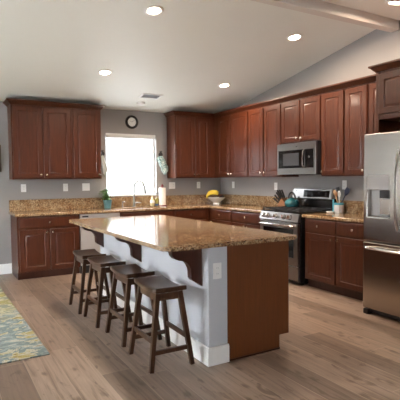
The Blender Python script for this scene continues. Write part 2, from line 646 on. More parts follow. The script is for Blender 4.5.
# left wall: patio door opening
mb = MB()
mb.box(XL_WALL-T, XL_WALL, DOOR_Y1, T, 0, ZB+.4)
mb.box(XL_WALL-T, XL_WALL, Y_FRONT, DOOR_Y0, 0, ZB+.03)
mb.prism([(DOOR_Y0, DOOR_Z), (DOOR_Y1, DOOR_Z), (DOOR_Y1, ceil_z(DOOR_Y1)+.03), (YR, ZR+.03), (DOOR_Y0, ceil_z(DOOR_Y0)+.03)], 'x', XL_WALL-T, XL_WALL)
mb.prism([(DOOR_Y0, ZB), (DOOR_Y0, ceil_z(DOOR_Y0)+.03), (YE, ZB+.03)], 'x', XL_WALL-T, XL_WALL)
struct(mb.build('wall_left', M['wall']))
# front wall (behind the camera) with two windows
fx = [XL_WALL-T, FWIN[0][0], FWIN[0][1], FWIN[1][0], FWIN[1][1], T]
struct(MB().slab(fx, [0, FWIN[0][2], FWIN[0][3], ZB+.02], lambda i, j: not (i in (1, 3) and j == 1), Y_FRONT-T, Y_FRONT,
                 mapf=lambda c: Vector((c.x, c.z, c.y))).build('wall_front', M['wall']))
struct(MB().box(-40, 40, -45, 45, -0.32, -0.12).build('ground', M['concrete']))

struct(MB().box(-9.5, 12, 6.0, 6.3, -.12, 2.95).build('wall_window_dimmer', M['window_dimmer']))  # added wall outside, dims the daylight seen through the sink window
struct(MB().box(-12.2, -12.0, -14, 5.9, -.12, 1.9).build('wall_patio_dimmer', M['patio_dimmer']))  # added unseen wall, lowers the brightness reflected from the patio door


def window(idx, axis, a0, a1, z0, z1, pos, sill=True, mid=True):
    """vinyl frame with a centre mullion and a glass pane; pos = plane of the frame; a = x (axis y) or y (axis x)"""
    f = 0.028

    def P(mb, u0, u1, w0, w1, h0, h1):
        if axis == 'y':
            mb.box(u0, u1, w0, w1, h0, h1, 0.003)
        else:
            mb.box(w0, w1, u0, u1, h0, h1, 0.003)
    mb = MB()
    for u0, u1, h0, h1 in ((a0, a1, z0, z0+f), (a0, a1, z1-f, z1), (a0, a0+f, z0+f, z1-f), (a1-f, a1, z0+f, z1-f)):
        P(mb, u0, u1, pos-.025, pos+.025, h0, h1)
    if mid:
        m = (a0+a1)/2
        P(mb, m-.012, m+.012, pos-.015, pos+.015, z0+f, z1-f)
    w = struct(mb.build('window_%d' % idx if z0 > 0.05 else 'door_%d' % idx, M['trim']))
    mb = MB()
    P(mb, a0+f, a1-f, pos-.003, pos+.003, z0+f, z1-f)
    g = mb.build('pane', M['glass'], w)
    return w


w1 = window(1, 'y', WIN[0], WIN[1], WIN[2], WIN[3], 0.105, mid=False)
MB().box(WIN[0]-.0, WIN[1]+.0, -0.012, 0.08, WIN[2]-.002, WIN[2]+.018, .003).build('window_sill', M['trim'], w1)
window(2, 'y', FWIN[0][0], FWIN[0][1], FWIN[0][2], FWIN[0][3], Y_FRONT-.1)
window(3, 'y', FWIN[1][0], FWIN[1][1], FWIN[1][2], FWIN[1][3], Y_FRONT-.1)
window(1, 'x', DOOR_Y0, DOOR_Y1, 0.0, DOOR_Z, XL_WALL-.1)

# raised blind in the window head
bl = thing('window_blind', 'white blind drawn right up under the head of the sink window', 'blind', ((WIN[0]+WIN[1])/2, 0.03, WIN[3]-.075))
hw = (WIN[1]-WIN[0])/2-.01
MB().box(-hw, hw, -.025, .025, .035, .075, .004).build('headrail', M['trim'], bl)
mb = MB()
for k in range(5):
    mb.box(-hw+.01, hw-.01, -.022, .022, .0025+k*.0065, .0065+k*.0065)
mb.build('slat_stack', M['trim'], bl)

# ridge beam, baseboards
struct(MB().box(XL_WALL, 0, -3.745, -3.64, 3.005, ZR+.02, .004).build('trim_1', M['beam']))
bbp = [(0, 0), (.014, 0), (.014, .125), (.008, .14), (0, .145)]


def baseboard(name, path):
    return struct(MB().sweep(path, bbp).build(name, M['trim']))


baseboard('baseboard_back', [(-3.64, 0), (XL_WALL, 0)][::-1])
baseboard('baseboard_left', [(XL_WALL, DOOR_Y1), (XL_WALL, 0)])
baseboard('baseboard_right', [(0, -5.03), (0, Y_FRONT)])
baseboard('baseboard_front', [(0, Y_FRONT), (XL_WALL, Y_FRONT)])


# ------------------------------------------------------------------ cabinets
def knob(x, y, z, parent, name='knob'):
    return MB().lathe([(.007, 0), (.006, .012), (.014, .018), (.0165, .024), (.014, .030), (.004, .032)], (x, y, z), 14, 'y').build(name, M['nickel'], parent)


def upper(label, loc, rz, w, doors, z0=1.372, z1=2.41, d=0.32, dz0=None, dz1=2.392, group='wall cabinets'):
    """local x along the wall, front towards -y; doors: (x0, x1, knob side)"""
    r = thing('wall_cabinet', label, 'cabinet', (loc[0], loc[1], z0), rz, group)
    h = z1-z0
    MB().box(0.001, w-.001, -d, -0.002, 0, h, .002).build('cabinet_body', M['cherry'], r)
    for x0, x1, side in doors:
        b0 = .016
        dd = MB().panel_door(x0, x1, b0, dz1-z0, -d-.0005).build('door', M['cherry'], r)
        kx = x1-.03 if side > 0 else x0+.03
        knob(kx, -d-.0205, b0+.045, dd)
    return r


def base(label, loc, rz, w, fronts, d=0.60, h=0.865, toe=True, group='base cabinets'):
    """fronts: ('door'|'drawer', x0, x1, z0, z1, knob (x,z) or None)"""
    r = thing('base_cabinet', label, 'cabinet', (loc[0], loc[1], 0), rz, group)
    if toe:
        MB().box(0.001, w-.001, -d, -.002, .10, h, .002).build('cabinet_body', M['cherry'], r)
        MB().box(0.001, w-.001, -d+.055, -.002, 0, .099).build('toe_kick', M['cherry_dark_shade'], r)
    else:
        MB().box(0.001, w-.001, -d, -.002, .0, h, .002).build('cabinet_body', M['cherry'], r)
    for kind, x0, x1, a, b, kn in fronts:
        mb = MB()
        if kind == 'door':
            mb.panel_door(x0, x1, a, b, -d-.0005)
        else:
            mb.drawer_front(x0, x1, a, b, -d-.0005)
        f = mb.build(kind, M['cherry'], r)
        if kn:
            knob(kn[0], -d-.0205, kn[1], f)
    return r


RW = -PI/2     # right-wall units: local x runs along -y, front faces -x
XL0 = -3.638

upper('two-door cherry wall cabinet at the far left, right of the framed picture', (XL0, 0), 0, .838,
      [(.02, .412, 1), (.428, .818, -1)])
upper('single-door cherry wall cabinet just left of the window', (XL0+.838, 0), 0, .44, [(.02, .42, 1)])
upper('two-door cherry wall cabinet just right of the window, side panel catching light', (-1.095, 0), 0, .773,
      [(.02, .372, 1), (.384, .668, -1)])
upper('two-door cherry wall cabinet on the range wall next to the room corner', (0, 0), RW, 1.325,
      [(.44, .838, 1), (.852, 1.312, -1)])
upper('two-door cherry wall cabinet on the range wall, immediately left of the microwave', (0, -1.325), RW, .785,
      [(.014, .375, 1), (.405, .773, -1)])
upper('short two-door cherry wall cabinet directly above the microwave', (0, -2.11), RW, .77,
      [(.014, .379, 1), (.399, .757, -1)], z0=1.828)
upper('single-door cherry wall cabinet immediately right of the microwave', (0, -2.88), RW, .383, [(.012, .370, -1)])
upper('single-door cherry wall cabinet second to the right of the microwave, knob at lower right', (0, -3.263), RW, .345, [(.012, .327, 1)])
upper('narrow cherry wall cabinet half hidden behind the fridge enclosure', (0, -3.608), RW, .368, [(.016, .352, -1)])

# fridge enclosure: two tall panels and a bridge cabinet
fe = thing('fridge_cabinet', 'deep cherry cabinet with side panels enclosing the top of the fridge', 'cabinet', (0, -3.978, 0), RW)
MB().box(0, .036, -.66, -.002, 0, 2.41, .002).build('side_panel', M['cherry'], fe)
MB().box(1.02, 1.056, -.66, -.002, 0, 2.41, .002).build('side_panel', M['cherry'], fe)
MB().box(.037, 1.019, -.655, -.002, 1.935, 2.41, .002).build('cabinet_body', M['cherry'], fe)
for a, b, s in ((.05, .515, 1), (.53, 1.0, -1)):
    dd = MB().panel_door(a, b, 1.985, 2.385, -.6605).build('door', M['cherry'], fe)
    knob(b-.03 if s > 0 else a+.03, -.681, 2.03, dd)

# crown mouldings
CP = [(-.03, 2.4105), (.004, 2.4105), (.006, 2.421), (.02, 2.431), (.040, 2.455), (.055, 2.463), (.055, 2.479), (-.03, 2.479)]
CPR = CP


def crown(label, path, name='crown_moulding'):
    o = MB().sweep(path, CP).build(name, M['cherry'], sharp=25)
    return tag(o, label, 'moulding', 'crown mouldings')


def off(p):
    return p


crown('cherry crown moulding along the top of the cabinets left of the window', [(-2.36, -.002), (-2.36, -.32), (XL0, -.32), (XL0, -.002)][::-1])
crown('long cherry crown moulding running from the window cabinet round the corner to the fridge', [(-1.095, -.002), (-1.095, -.32), (-.32, -.32), (-.32, -3.974)])
crown('deeper set cherry crown moulding on top of the fridge enclosure', [(-.385, -3.978), (-.66, -3.978), (-.66, -5.034), (-.002, -5.034)])

# base cabinets
ZD0, ZD1, ZDR0, ZDR1 = .115, .680, .702, .848
base('cherry base cabinet at the far left end of the counter, one drawer over two doors', (XL0, 0), 0, .845,
     [('drawer', .028, .822, ZDR0, ZDR1, (.425, .775)), ('door', .028, .418, ZD0, ZD1, (.388, .640)), ('door', .432, .822, ZD0, ZD1, (.462, .640))])
sinkbase = base('cherry sink base cabinet below the window', (-2.178, 0), 0, .90,
     [('drawer', .03, .87, ZDR0, ZDR1, None), ('door', .03, .445, ZD0, ZD1, (.415, .64)), ('door', .455, .87, ZD0, ZD1, (.485, .64))])
base('cherry base cabinet on the back wall, right of the sink base', (-1.277, 0), 0, .655,
     [('drawer', .02, .59, ZDR0, ZDR1, (.305, .775)), ('door', .02, .59, ZD0, ZD1, (.05, .64))])
base('cherry base cabinet on the range wall next to the room corner', (0, 0), RW, 1.262,
     [('drawer', .675, 1.245, ZDR0, ZDR1, (.95, .775)), ('door', .675, 1.245, ZD0, ZD1, (.71, .64))])
base('cherry base cabinet immediately left of the range', (0, -1.264), RW, .795,
     [('drawer', .02, .765, ZDR0, ZDR1, (.39, .775)), ('door', .02, .385, ZD0, ZD1, (.35, .64)), ('door', .40, .765, ZD0, ZD1, (.435, .64))])
base('cherry base cabinet between the range and the fridge, two drawers over two doors', (0, -2.885), RW, 1.09,
     [('drawer', .022, .508, ZDR0, ZDR1, (.25, .775)), ('drawer', .532, 1.02, ZDR0, ZDR1, (.78, .775)),
      ('door', .022, .508, ZD0, ZD1, (.475, .640)), ('door', .532, 1.02, ZD0, ZD1, (.565, .640))])

for ch in list(sinkbase.children):
    if ch.name.startswith('cabinet_body'):
        bpy.data.objects.remove(ch)
mb = MB()
mb.box(.001, .899, -.60, -.002, .10, .62, .002)
mb.box(.001, .899, -.60, -.575, .6205, .865)
mb.box(.001, .02, -.5745, -.002, .6205, .865)
mb.box(.88, .899, -.5745, -.002, .6205, .865)
mb.build('cabinet_body', M['cherry'], sinkbase)

# dishwasher
dw = thing('dishwasher', 'stainless steel dishwasher between left base cabinet and sink base', 'dishwasher', (-2.485, 0, 0))
MB().box(-.30, .30, -.585, -.01, .0, .862).build('casing', M['plastic_black'], dw)
MB().box(-.298, .298, -.615, -.586, .115, .79, .004).build('door', M['steel_satin'], dw)
cp = MB().box(-.298, .298, -.615, -.586, .793, .858, .004).build('control_panel', M['steel_satin'], dw)
MB().box(-.27, -.18, -.6165, -.6145, .815, .838).build('display', M['plastic_black'], cp)
MB().tube([(-.22, -.616, .745), (-.22, -.65, .745), (.22, -.65, .745), (.22, -.616, .745)], .009, 10).build('handle', M['chrome'], dw)

# ------------------------------------------------------------------ counters
CZ0, CZ1 = .866, .906
XC0 = -3.662
SX0, SX1, SY0, SY1 = -2.10, -1.36, -.54, -.13      # sink cut-out
xs = [XC0, SX0, SX1, -.64, -.002]
ys = [-2.062, -.64, SY0, SY1, -.002]


def keepL(i, j):
    if j == 0:
        return i == 3
    if i == 1 and j == 2:
        return False
    return True


ct = MB().slab(xs, ys, keepL, CZ0, CZ1, .012, 3).build('countertop', M['granite'])
recenter(ct, (-1.8, -.3, CZ0))
tag(ct, 'long L-shaped speckled granite countertop under the window and left of the range', 'countertop')


def backsplash(mb, label, at):
    o = recenter(mb.build('backsplash', M['granite']), at)
    tag(o, label, 'backsplash', 'granite backsplashes')


backsplash(MB().box(XC0+.01, -.0225, -.022, -.003, CZ1+.0005, 1.072, .003), 'granite backsplash along the back wall under the window', (-1.8, -.012, CZ1+.0005))
backsplash(MB().box(-.022, -.003, -2.062, -.003, CZ1+.0005, 1.072, .003), 'granite backsplash on the range wall between room corner and range', (-.012, -1, CZ1+.0005))
ct2 = MB().slab([-.64, -.002], [-3.975, -2.868], lambda i, j: True, CZ0, CZ1, .012, 3).build('countertop', M['granite'])
recenter(ct2, (-.3, -3.4, CZ0))
tag(ct2, 'short granite countertop between the range and the fridge', 'countertop')
backsplash(MB().box(-.022, -.003, -3.975, -2.868, CZ1+.0005, 1.062, .003), 'short granite backsplash between the range and the fridge', (-.012, -3.4, CZ1+.0005))

# sink and faucet
sk = thing('kitchen_sink', 'stainless undermount sink let into the counter below the window', 'sink', ((SX0+SX1)/2, (SY0+SY1)/2, CZ0-.001))
hx, hy = (SX1-SX0)/2, (SY1-SY0)/2
rings = []
for s_in, z in ((.02, 0), (-.001, 0), (-.004, -.02), (-.015, -.17), (-.05, -.185)):
    rings.append([(sx*(hx+s_in), sy*(hy+s_in), z) for sx, sy in ((-1, -1), (1, -1), (1, 1), (-1, 1))])
MB().loft(rings, cap0=False).build('basin', M['steel'], sk)
MB().lathe([(.001, -.1845), (.04, -.1845), (.045, -.183), (.001, -.182)], (0, 0, 0), 18).build('drain', M['chrome'], sk)

fc = thing('kitchen_faucet', 'tall gooseneck pull-down faucet standing before the window', 'faucet', (-1.745, -.085, CZ1))
MB().lathe([(.028, 0), (.028, .006), (.02, .014), (.019, .10), (.0145, .11), (.001, .11)], n=18).build('faucet_base', M['faucet'], fc)
pts = [(0, 0, .10), (0, 0, .30)]
for k in range(1, 13):
    a = PI*k/12*0.97
    pts.append((.085-.085*math.cos(a), -.03*(1-math.cos(a))/2*1.2, .30+.125*math.sin(a)))
MB().tube(pts, .0155, 12).build('gooseneck', M['faucet'], fc)
e = Vector(pts[-1])
MB().tube([e+Vector((0, 0, .005)), e+Vector((.006, 0, -.03)), e+Vector((.018, 0, -.10))], [.017, .020, .022], 12).build('spray_head', M['faucet'], fc)
MB().tube([(.018, 0, .065), (.05, -.005, .07), (.12, -.01, .062)], [.011, .009, .007], 10).build('lever_handle', M['faucet'], fc)

sd = thing('soap_dispenser', 'small nickel deck-mounted soap dispenser left of the faucet', 'soap dispenser', (-1.945, -.085, CZ1))
MB().lathe([(.02, 0), (.02, .006), (.011, .012), (.010, .07), (.013, .075), (.013, .095), (.001, .097)], n=14).build('dispenser_body', M['faucet'], sd)
MB().tube([(0, 0, .088), (.015, -.03, .092), (.02, -.055, .082)], .006, 8).build('spout', M['faucet'], sd)

# ------------------------------------------------------------------ island
IX0, IX1, IY0, IY1, IZ1 = -3.248, -2.06, -4.397, -1.793, .898
IZ0 = IZ1-.032
KX0, KX1, KY0, KY1 = -2.886, -2.722, -4.352, -1.84
EX1 = -2.137
isl = thing('kitchen_island', 'kitchen island with pale grey bar side and cherry end panel', 'island', ((KX0+EX1)/2, (KY0+KY1)/2, 0))
IP = Matrix.Translation(-Vector(isl.location))


def ipart(mb, name, m, parent=isl):
    o = mb.build(name, m, parent)
    o.matrix_parent_inverse = IP if parent is isl else Matrix.Identity(4)
    return o


ipart(MB().box(KX0, KX1, KY0, KY1, 0, IZ0-.001, .006, 3), 'bar_wall', M['island_wall'])
bp = [(0.0005, 0), (.014, 0), (.014, .118), (.010, .130), (0.0005, .134)]
ipart(MB().sweep([(KX1+.004, KY0), (KX0, KY0), (KX0, KY1)][::-1], [(-o, z) for o, z in bp] if False else bp), 'baseboard', M['trim'])
ipart(MB().prism([(KX1+.001, 0), (EX1-.095, 0), (EX1-.095, .108), (EX1, .108), (EX1, IZ0-.001), (KX1+.001, IZ0-.001)], 'y', KY0+.018, KY1), 'cabinet_body', M['cherry'])
ipart(MB().prism([(KX1+.001, 0.0), (EX1-.095, 0.0), (EX1-.095, .112), (EX1, .112), (EX1, IZ0-.001), (KX1+.001, IZ0-.001)], 'y', KY0, KY0+.0175), 'end_panel', M['cherry_panel'])
ipart(MB().box(KX1+.014, EX1-.095, KY0-.006, KY0-.0005, 0, .012), 'shoe_moulding', M['cherry_dark_shade'])
nd = 4
seg = (KY1-KY0-.06)/nd
for k in range(nd):
    mb = MB().panel_door(.006, seg-.006, .12, .66, 0)
    mb2 = MB().drawer_front(.006, seg-.006, .68, .84, 0)
    rot = Matrix.Translation((EX1+.0005, KY0+.04+k*seg, 0)) @ Matrix.Rotation(PI/2, 4, 'Z')
    for q in (mb, mb2):
        q.bm.transform(rot)
    d_ = ipart(mb, 'door', M['cherry'])
    w_ = ipart(mb2, 'drawer', M['cherry'])
cor = [(0, 0), (.248, 0), (.250, -.026), (.242, -.054), (.222, -.078), (.190, -.092), (.150, -.098), (.126, -.110), (.108, -.134),
       (.090, -.165), (.088, -.205), (.092, -.228), (.080, -.248), (.055, -.262), (.030, -.272), (0.012, -.290), (0, -.300)]
for yc in (-4.262, -3.115, -1.985):
    ipart(MB().prism([(KX0-.0005-u, IZ0-.001+v) for u, v in cor], 'y', yc-.004, yc+.056, .003), 'corbel', M['cherry_dark_shade'])
# outlet on the island end
ot = thing('power_outlet', 'white outlet on the grey end of the island', 'outlet', (-2.812, KY0-.0005, .687), 0, 'outlets and switches')
tp = MB()


def round_plate(w, h, t):
    return MB().box(-w/2, w/2, -t, 0, -h/2, h/2, .003, 2)


def fill_plate(root, gangs=1, kinds=('outlet',)):
    w = .072+(gangs-1)*.046
    pl = round_plate(w, .116, .006).build('cover_plate', M['white'], root)
    for g in range(gangs):
        cx = (g-(gangs-1)/2)*.046
        if kinds[g] == 'outlet':
            for s in (-1, 1):
                sock = MB().box(cx-.017, cx+.017, -.0075, -.0062, s*.021-.014, s*.021+.014, .0006).build('socket', M['white'], root)
                mb = MB()
                for q in (-.006, .006):
                    mb.box(cx+q-.0012, cx+q+.0012, -.0082, -.0076, s*.021-.003, s*.021+.006)
                mb.build('slot', M['slot'], sock)
        else:
            MB().box(cx-.016, cx+.016, -.0095, -.0062, -.032, .032, .0012).build('rocker', M['white'], root)


fill_plate(ot)
for nm, lab, loc, rz, g, kk in (
        ('power_outlet', 'white outlet on the back wall under the far left wall cabinet', (-3.446, -.0005, 1.243), 0, 1, ('outlet',)),
        ('power_outlet', 'white outlet on the back wall beside the double switch, left of the window', (-2.835, -.0005, 1.243), 0, 1, ('outlet',)),
        ('light_switch', 'double white switch plate left of the window', (-2.516, -.0005, 1.244), 0, 2, ('rocker', 'rocker')),
        ('light_switch', 'double white switch plate right of the paper towel roll', (-1.004, -.0005, 1.244), 0, 2, ('rocker', 'outlet')),
        ('power_outlet', 'white outlet on the back wall above the fruit bowl, near the corner', (-.473, -.0005, 1.244), 0, 1, ('outlet',)),
        ('power_outlet', 'white outlet on the range wall just right of the room corner', (-.0005, -.422, 1.242), RW, 1, ('outlet',)),
        ('power_outlet', 'white outlet on the range wall above the knife block', (-.0005, -1.592, 1.228), RW, 1, ('outlet',)),
        ('power_outlet', 'white outlet on the wall behind the utensil crock', (-.0005, -2.968, 1.26), RW, 1, ('outlet',))):
    o = thing(nm, lab, 'outlet' if nm == 'power_outlet' else 'switch', loc, rz, 'outlets and switches')
    fill_plate(o, g, kk)

it = MB()
# rounded-corner slab for the island top
r_, nseg = .05, 6
ol = []
for cx, cy, a0 in ((IX1-r_, IY1-r_, 0), (IX0+r_, IY1-r_, 90), (IX0+r_, IY0+r_, 180), (IX1-r_, IY0+r_, 270)):
    for k in range(nseg+1):
        a = math.radians(a0+90*k/nseg)
        ol.append((cx+r_*math.cos(a), cy+r_*math.sin(a)))
it.prism(ol, 'z', IZ0, IZ1, .012)
it = it.build('island_countertop', M['granite'])
recenter(it, ((IX0+IX1)/2, (IY0+IY1)/2, IZ0))
tag(it, 'large speckled granite slab on top of the island', 'countertop')

# ------------------------------------------------------------------ stools
SZ = .590


def make_stool(label):
    r = thing('bar_stool', label, 'stool', (0, 0, 0), 0, 'saddle stools along the island')
    L, D = .425, .245        # along y (saddle curve), along x
    # saddle seat
    n, mm = 12, 6
    bm_rings = []
    th = .034
    for i in range(n+1):
        y = -L/2+L*i/n
        sag = .020*(1-(abs(y)/(L/2))**2)
        ring = []
        for k in range(mm+1):
            x = -D/2+D*k/mm
            ring.append((x, y, SZ-sag))
        for k in range(mm, -1, -1):
            x = -D/2+D*k/mm
            ring.append((x, y, SZ-sag*.8-th))
        bm_rings.append(ring)
    mb = MB().loft(bm_rings)
    mb.bm.normal_update()
    es = [e for e in mb.bm.edges if len(e.link_faces) == 2 and e.calc_face_angle(0) > 1.0]
    bmesh.ops.bevel(mb.bm, geom=es, offset=.006, segments=2, profile=.5, affect='EDGES')
    mb.build('seat', M['stool'], r)
    tx, ty, bx, by = .088, .158, .162, .205
    zt = SZ-th-.014

    def leg_at(sx, sy, z):
        k = 1-z/zt
        return Vector((sx*(tx+(bx-tx)*k), sy*(ty+(by-ty)*k), z))
    for sx in (-1, 1):
        for sy in (-1, 1):
            mb = MB().bar(leg_at(sx, sy, 0), leg_at(sx, sy, zt), .030, .035)
            mb.build('leg', M['stool'], r)
    za = zt-.028
    for sx in (-1, 1):
        a, b = leg_at(sx, -1, za), leg_at(sx, 1, za)
        MB().bar(a+Vector((0, .018, 0)), b-Vector((0, .018, 0)), .018, .018, .05, .05, side=(1, 0, 0)).build('apron', M['stool'], r)
        a, b = leg_at(sx, -1, .205), leg_at(sx, 1, .205)
        MB().bar(a+Vector((0, .017, 0)), b-Vector((0, .017, 0)), .018, .018, .032, .032, side=(1, 0, 0)).build('stretcher', M['stool'], r)
    for sy in (-1, 1):
        a, b = leg_at(-1, sy, za), leg_at(1, sy, za)
        MB().bar(a+Vector((.018, 0, 0)), b-Vector((.018, 0, 0)), .018, .018, .05, .05, side=(0, 1, 0)).build('apron', M['stool'], r)
        a, b = leg_at(-1, sy, .13), leg_at(1, sy, .13)
        MB().bar(a+Vector((.017, 0, 0)), b-Vector((.017, 0, 0)), .018, .018, .03, .03, side=(0, 1, 0)).build('stretcher', M['stool'], r)
    return r


stool_labels = ['dark wooden saddle stool nearest the camera, at the near end of the island',
                'dark wooden saddle stool second from the near end of the island',
                'dark wooden saddle stool third from the near end of the island',
                'dark wooden saddle stool at the far end, closest to the dishwasher']
st0 = make_stool(stool_labels[0])
for k, (sx, sy, sr) in enumerate(((-3.130, -4.045, -1), (-3.122, -3.465, 0), (-3.158, -2.885, 0), (-3.175, -2.37, -1))):
    o = st0 if k == 0 else copy_tree(st0)
    o['label'] = stool_labels[k]
    o.location = (sx, sy, 0)
    o.rotation_euler = (0, 0, math.radians(sr))

# ------------------------------------------------------------------ range
RY0, RY1 = -2.075, -2.852
rg = thing('gas_range', 'stainless steel gas range with black cooktop between the base cabinets', 'range', (0, RY0, 0), RW)
rw = RY0-RY1
MB().box(.002, rw-.002, -.645, -.015, .02, .895, .003).build('casing', M['black'], rg)
od = MB().box(.006, rw-.006, -.685, -.6455, .245, .785, .006).build('oven_door', M['steel_h'], rg)
MB().box(.085, rw-.085, -.688, -.6855, .345, .705, .001).build('oven_window', M['black_glass'], od)
MB().tube([(.05, -.686, .745), (.05, -.725, .75), (.09, -.738, .75), (rw-.09, -.738, .75), (rw-.05, -.725, .75), (rw-.05, -.686, .745)], .0125, 12).build('handle', M['chrome'], od)
MB().box(.006, rw-.006, -.680, -.6455, .06, .235, .006).build('storage_drawer', M['steel_h'], rg)
for k in (.05, rw-.05):
    MB().box(k-.02, k+.02, -.60, -.56, 0, .02).build('foot', M['plastic_black'], rg)
cpn = MB().prism([(-.6455, .795), (-.688, .795), (-.692, .805), (-.662, .905), (-.6455, .905)], 'x', .002, rw-.002, .002).build('control_panel', M['steel_h'], rg)
for kx in (.075, .175, .335, .50, .62):
    KT = Matrix.Translation((kx, -.6765, .853)) @ Matrix.Rotation(math.radians(-16), 4, 'X')
    kb = MB().lathe([(.026, .0045), (.024, .012), (.023, .034), (.019, .038), (.001, .038)], n=18, axis='y')
    kb.bm.transform(KT)
    kb = kb.build('burner_knob', M['chrome'], cpn)
    kk = MB().lathe([(.035, -.004), (.035, .002), (.032, .004), (.001, .004)], n=18, axis='y')
    kk.bm.transform(KT)
    kk.build('knob_bezel', M['plastic_black'], cpn)
MB().box(.0, rw, -.662, -.05, .9055, .922, .004).build('cooktop', M['black'], rg)
for gx0, gx1 in ((.02, .262), (.27, .51), (.518, rw-.02)):
    mb = MB()
    b = .007
    for yy in (-.64, -.36, -.085):
        mb.box(gx0, gx1, yy-b, yy+b, .936, .952, .002)
    for xx in (gx0+b, (gx0+gx1)/2, gx1-b):
        mb.box(xx-b, xx+b, -.64, -.085, .936, .952, .002)
    for yy in (-.50, -.22):
        mb.box(gx0, gx1, yy-b, yy+b, .936, .952, .002)
    for xx in (gx0+b, gx1-b):
        for yy in (-.635, -.09):
            mb.box(xx-b, xx+b, yy-b, yy+b, .9215, .937)
    mb.build('grate', M['iron'], rg)
for bx_, by_ in ((.14, -.50), (.14, -.22), (.39, -.36), (.64, -.50), (.64, -.22)):
    MB().lathe([(.001, .9215), (.055, .9215), (.055, .929), (.036, .930), (.036, .935), (.001, .9355)], (bx_, by_, 0), 18).build('burner', M['iron'], rg)
MB().box(.0, rw, -.05, -.016, .90, 1.075, .002).build('riser', M['black'], rg)
bgd = MB().prism([(-.018, 1.065), (-.075, 1.065), (-.082, 1.075), (-.062, 1.20), (-.050, 1.21), (-.018, 1.21)], 'x', -.004, rw-.03, .003).build('backguard', M['steel_h'], rg)
dsp = MB().prism([(-.0795, 1.09), (-.0822, 1.09), (-.0672, 1.185), (-.064, 1.185)], 'x', .215, rw-.075)
dsp.build('display', M['black_glass'], bgd)
lg = MB().box(-.014, .014, -.0015, .0005, -.006, .006)
lg.bm.transform(Matrix.Translation((.06, -.0685, 1.172)) @ Matrix.Rotation(math.radians(-9), 4, 'X'))
lg.build('emblem', M['plastic_black'], bgd)

# microwave
mwv = thing('microwave', 'stainless over-the-range microwave hung below the short cabinet', 'microwave', (0, -2.114, 1.402), RW)
mwid = .752
MB().box(.0, mwid, -.375, -.002, 0.004, .424, .003).build('casing', M['plastic_black'], mwv)
fr_ = MB().box(-.001, mwid+.001, -.405, -.3755, .0, .418, .004).build('front_panel', M['steel_h'], mwv)
md = MB().box(.03, .545, -.4085, -.4055, .085, .325, .001).build('door_window', M['black_glass'], fr_)
MB().box(.125, .445, -.4095, -.4088, .12, .285, .0003).build('window_mesh', M['mesh'], md)
MB().box(.56, .715, -.4085, -.4055, .085, .325, .001).build('control_panel', M['black_glass'], fr_)
MB().lathe([(.017, 0), (.017, .012), (.001, .013)], (.645, -.4086, .225), 18, 'y').build('dial', M['steel_dark'], fr_)
MB().tube([(.548, -.406, .09), (.548, -.435, .11), (.548, -.447, .205), (.548, -.435, .30), (.548, -.406, .32)], .011, 10).build('handle', M['chrome'], fr_)
MB().lathe([(.012, 0), (.012, .002), (.001, .002)], (.40, -.4051, .370), 16, 'y').build('emblem', M['steel_dark'], fr_)
MB().box(.05, mwid-.05, -.34, -.06, -.004, .0035).build('vent_grille', M['black'], mwv)

# ------------------------------------------------------------------ fridge
FY0 = -4.030
fg = thing('refrigerator', 'stainless steel french-door fridge with water dispenser and bottom freezer', 'fridge', (0, FY0, 0), RW)
FW = .905
XF = -.90
MB().box(.004, FW-.004, -.82, -.03, .035, 1.765, .004).build('casing', M['steel_dark'], fg)
# left door with the dispenser niche cut through it
dy = [0.003, .052, .305, .449]
dz = [.735, .972, 1.232, 1.775]
ld = MB().slab(dy, dz, lambda i, j: not (i == 1 and j == 1), -XF-.075, -XF, .010, 3,
               mapf=lambda c: Vector((c.x, -c.z, c.y)))
ld = ld.build('left_door', M['steel'], fg)
mb = MB()
mb.box(.0525, .3045, -.840, -.828, .9725, 1.2315)
mb.build('dispenser_niche', M['plastic_grey'], ld)
dpan = MB().box(.052, .305, -.9035, -.9005, 1.236, 1.372, .001).build('dispenser_panel', M['panel_grey'], ld)
MB().box(.185, .285, -.89, -.842, 1.155, 1.229, .004).build('dispenser_nozzle', M['plastic_black'], ld)
MB().box(.165, .275, -.858, -.842, .995, 1.15, .004).build('dispenser_paddle', M['steel'], ld)
MB().box(.056, .301, -.893, -.842, .973, .981).build('drip_tray', M['steel_dark'], ld)
rd = MB().box(.456, FW-.003, XF, XF+.075, .735, 1.775, .010, 3).build('right_door', M['steel'], fg)
fd = MB().box(.003, FW-.003, XF, XF+.075, .062, .720, .010, 3).build('freezer_drawer', M['steel'], fg)
for d_, hx_ in ((ld, .405), (rd, .50)):
    pts = []
    for k in range(13):
        u = k/12
        pts.append((hx_, XF-.012-.045*math.sin(PI*u)**.55, .86+u*.74))
    MB().tube(pts, .013, 10).build('handle', M['chrome'], d_)
pts = []
for k in range(13):
    u = k/12
    pts.append((.05+u*(FW-.10), XF-.012-.045*math.sin(PI*u)**.55, .668))
MB().tube(pts, .0135, 10).build('handle', M['chrome'], fd)
MB().box(.01, FW-.01, -.855, -.80, .012, .058, .003).build('kick_grille', M['plastic_black'], fg)
for a in (.012, FW-.07):
    MB().box(a, a+.058, -.905, -.83, 0, .055, .010).build('foot', M['plastic_black'], fg)

# ------------------------------------------------------------------ ceiling fixtures
SA = math.atan(SLOPE)


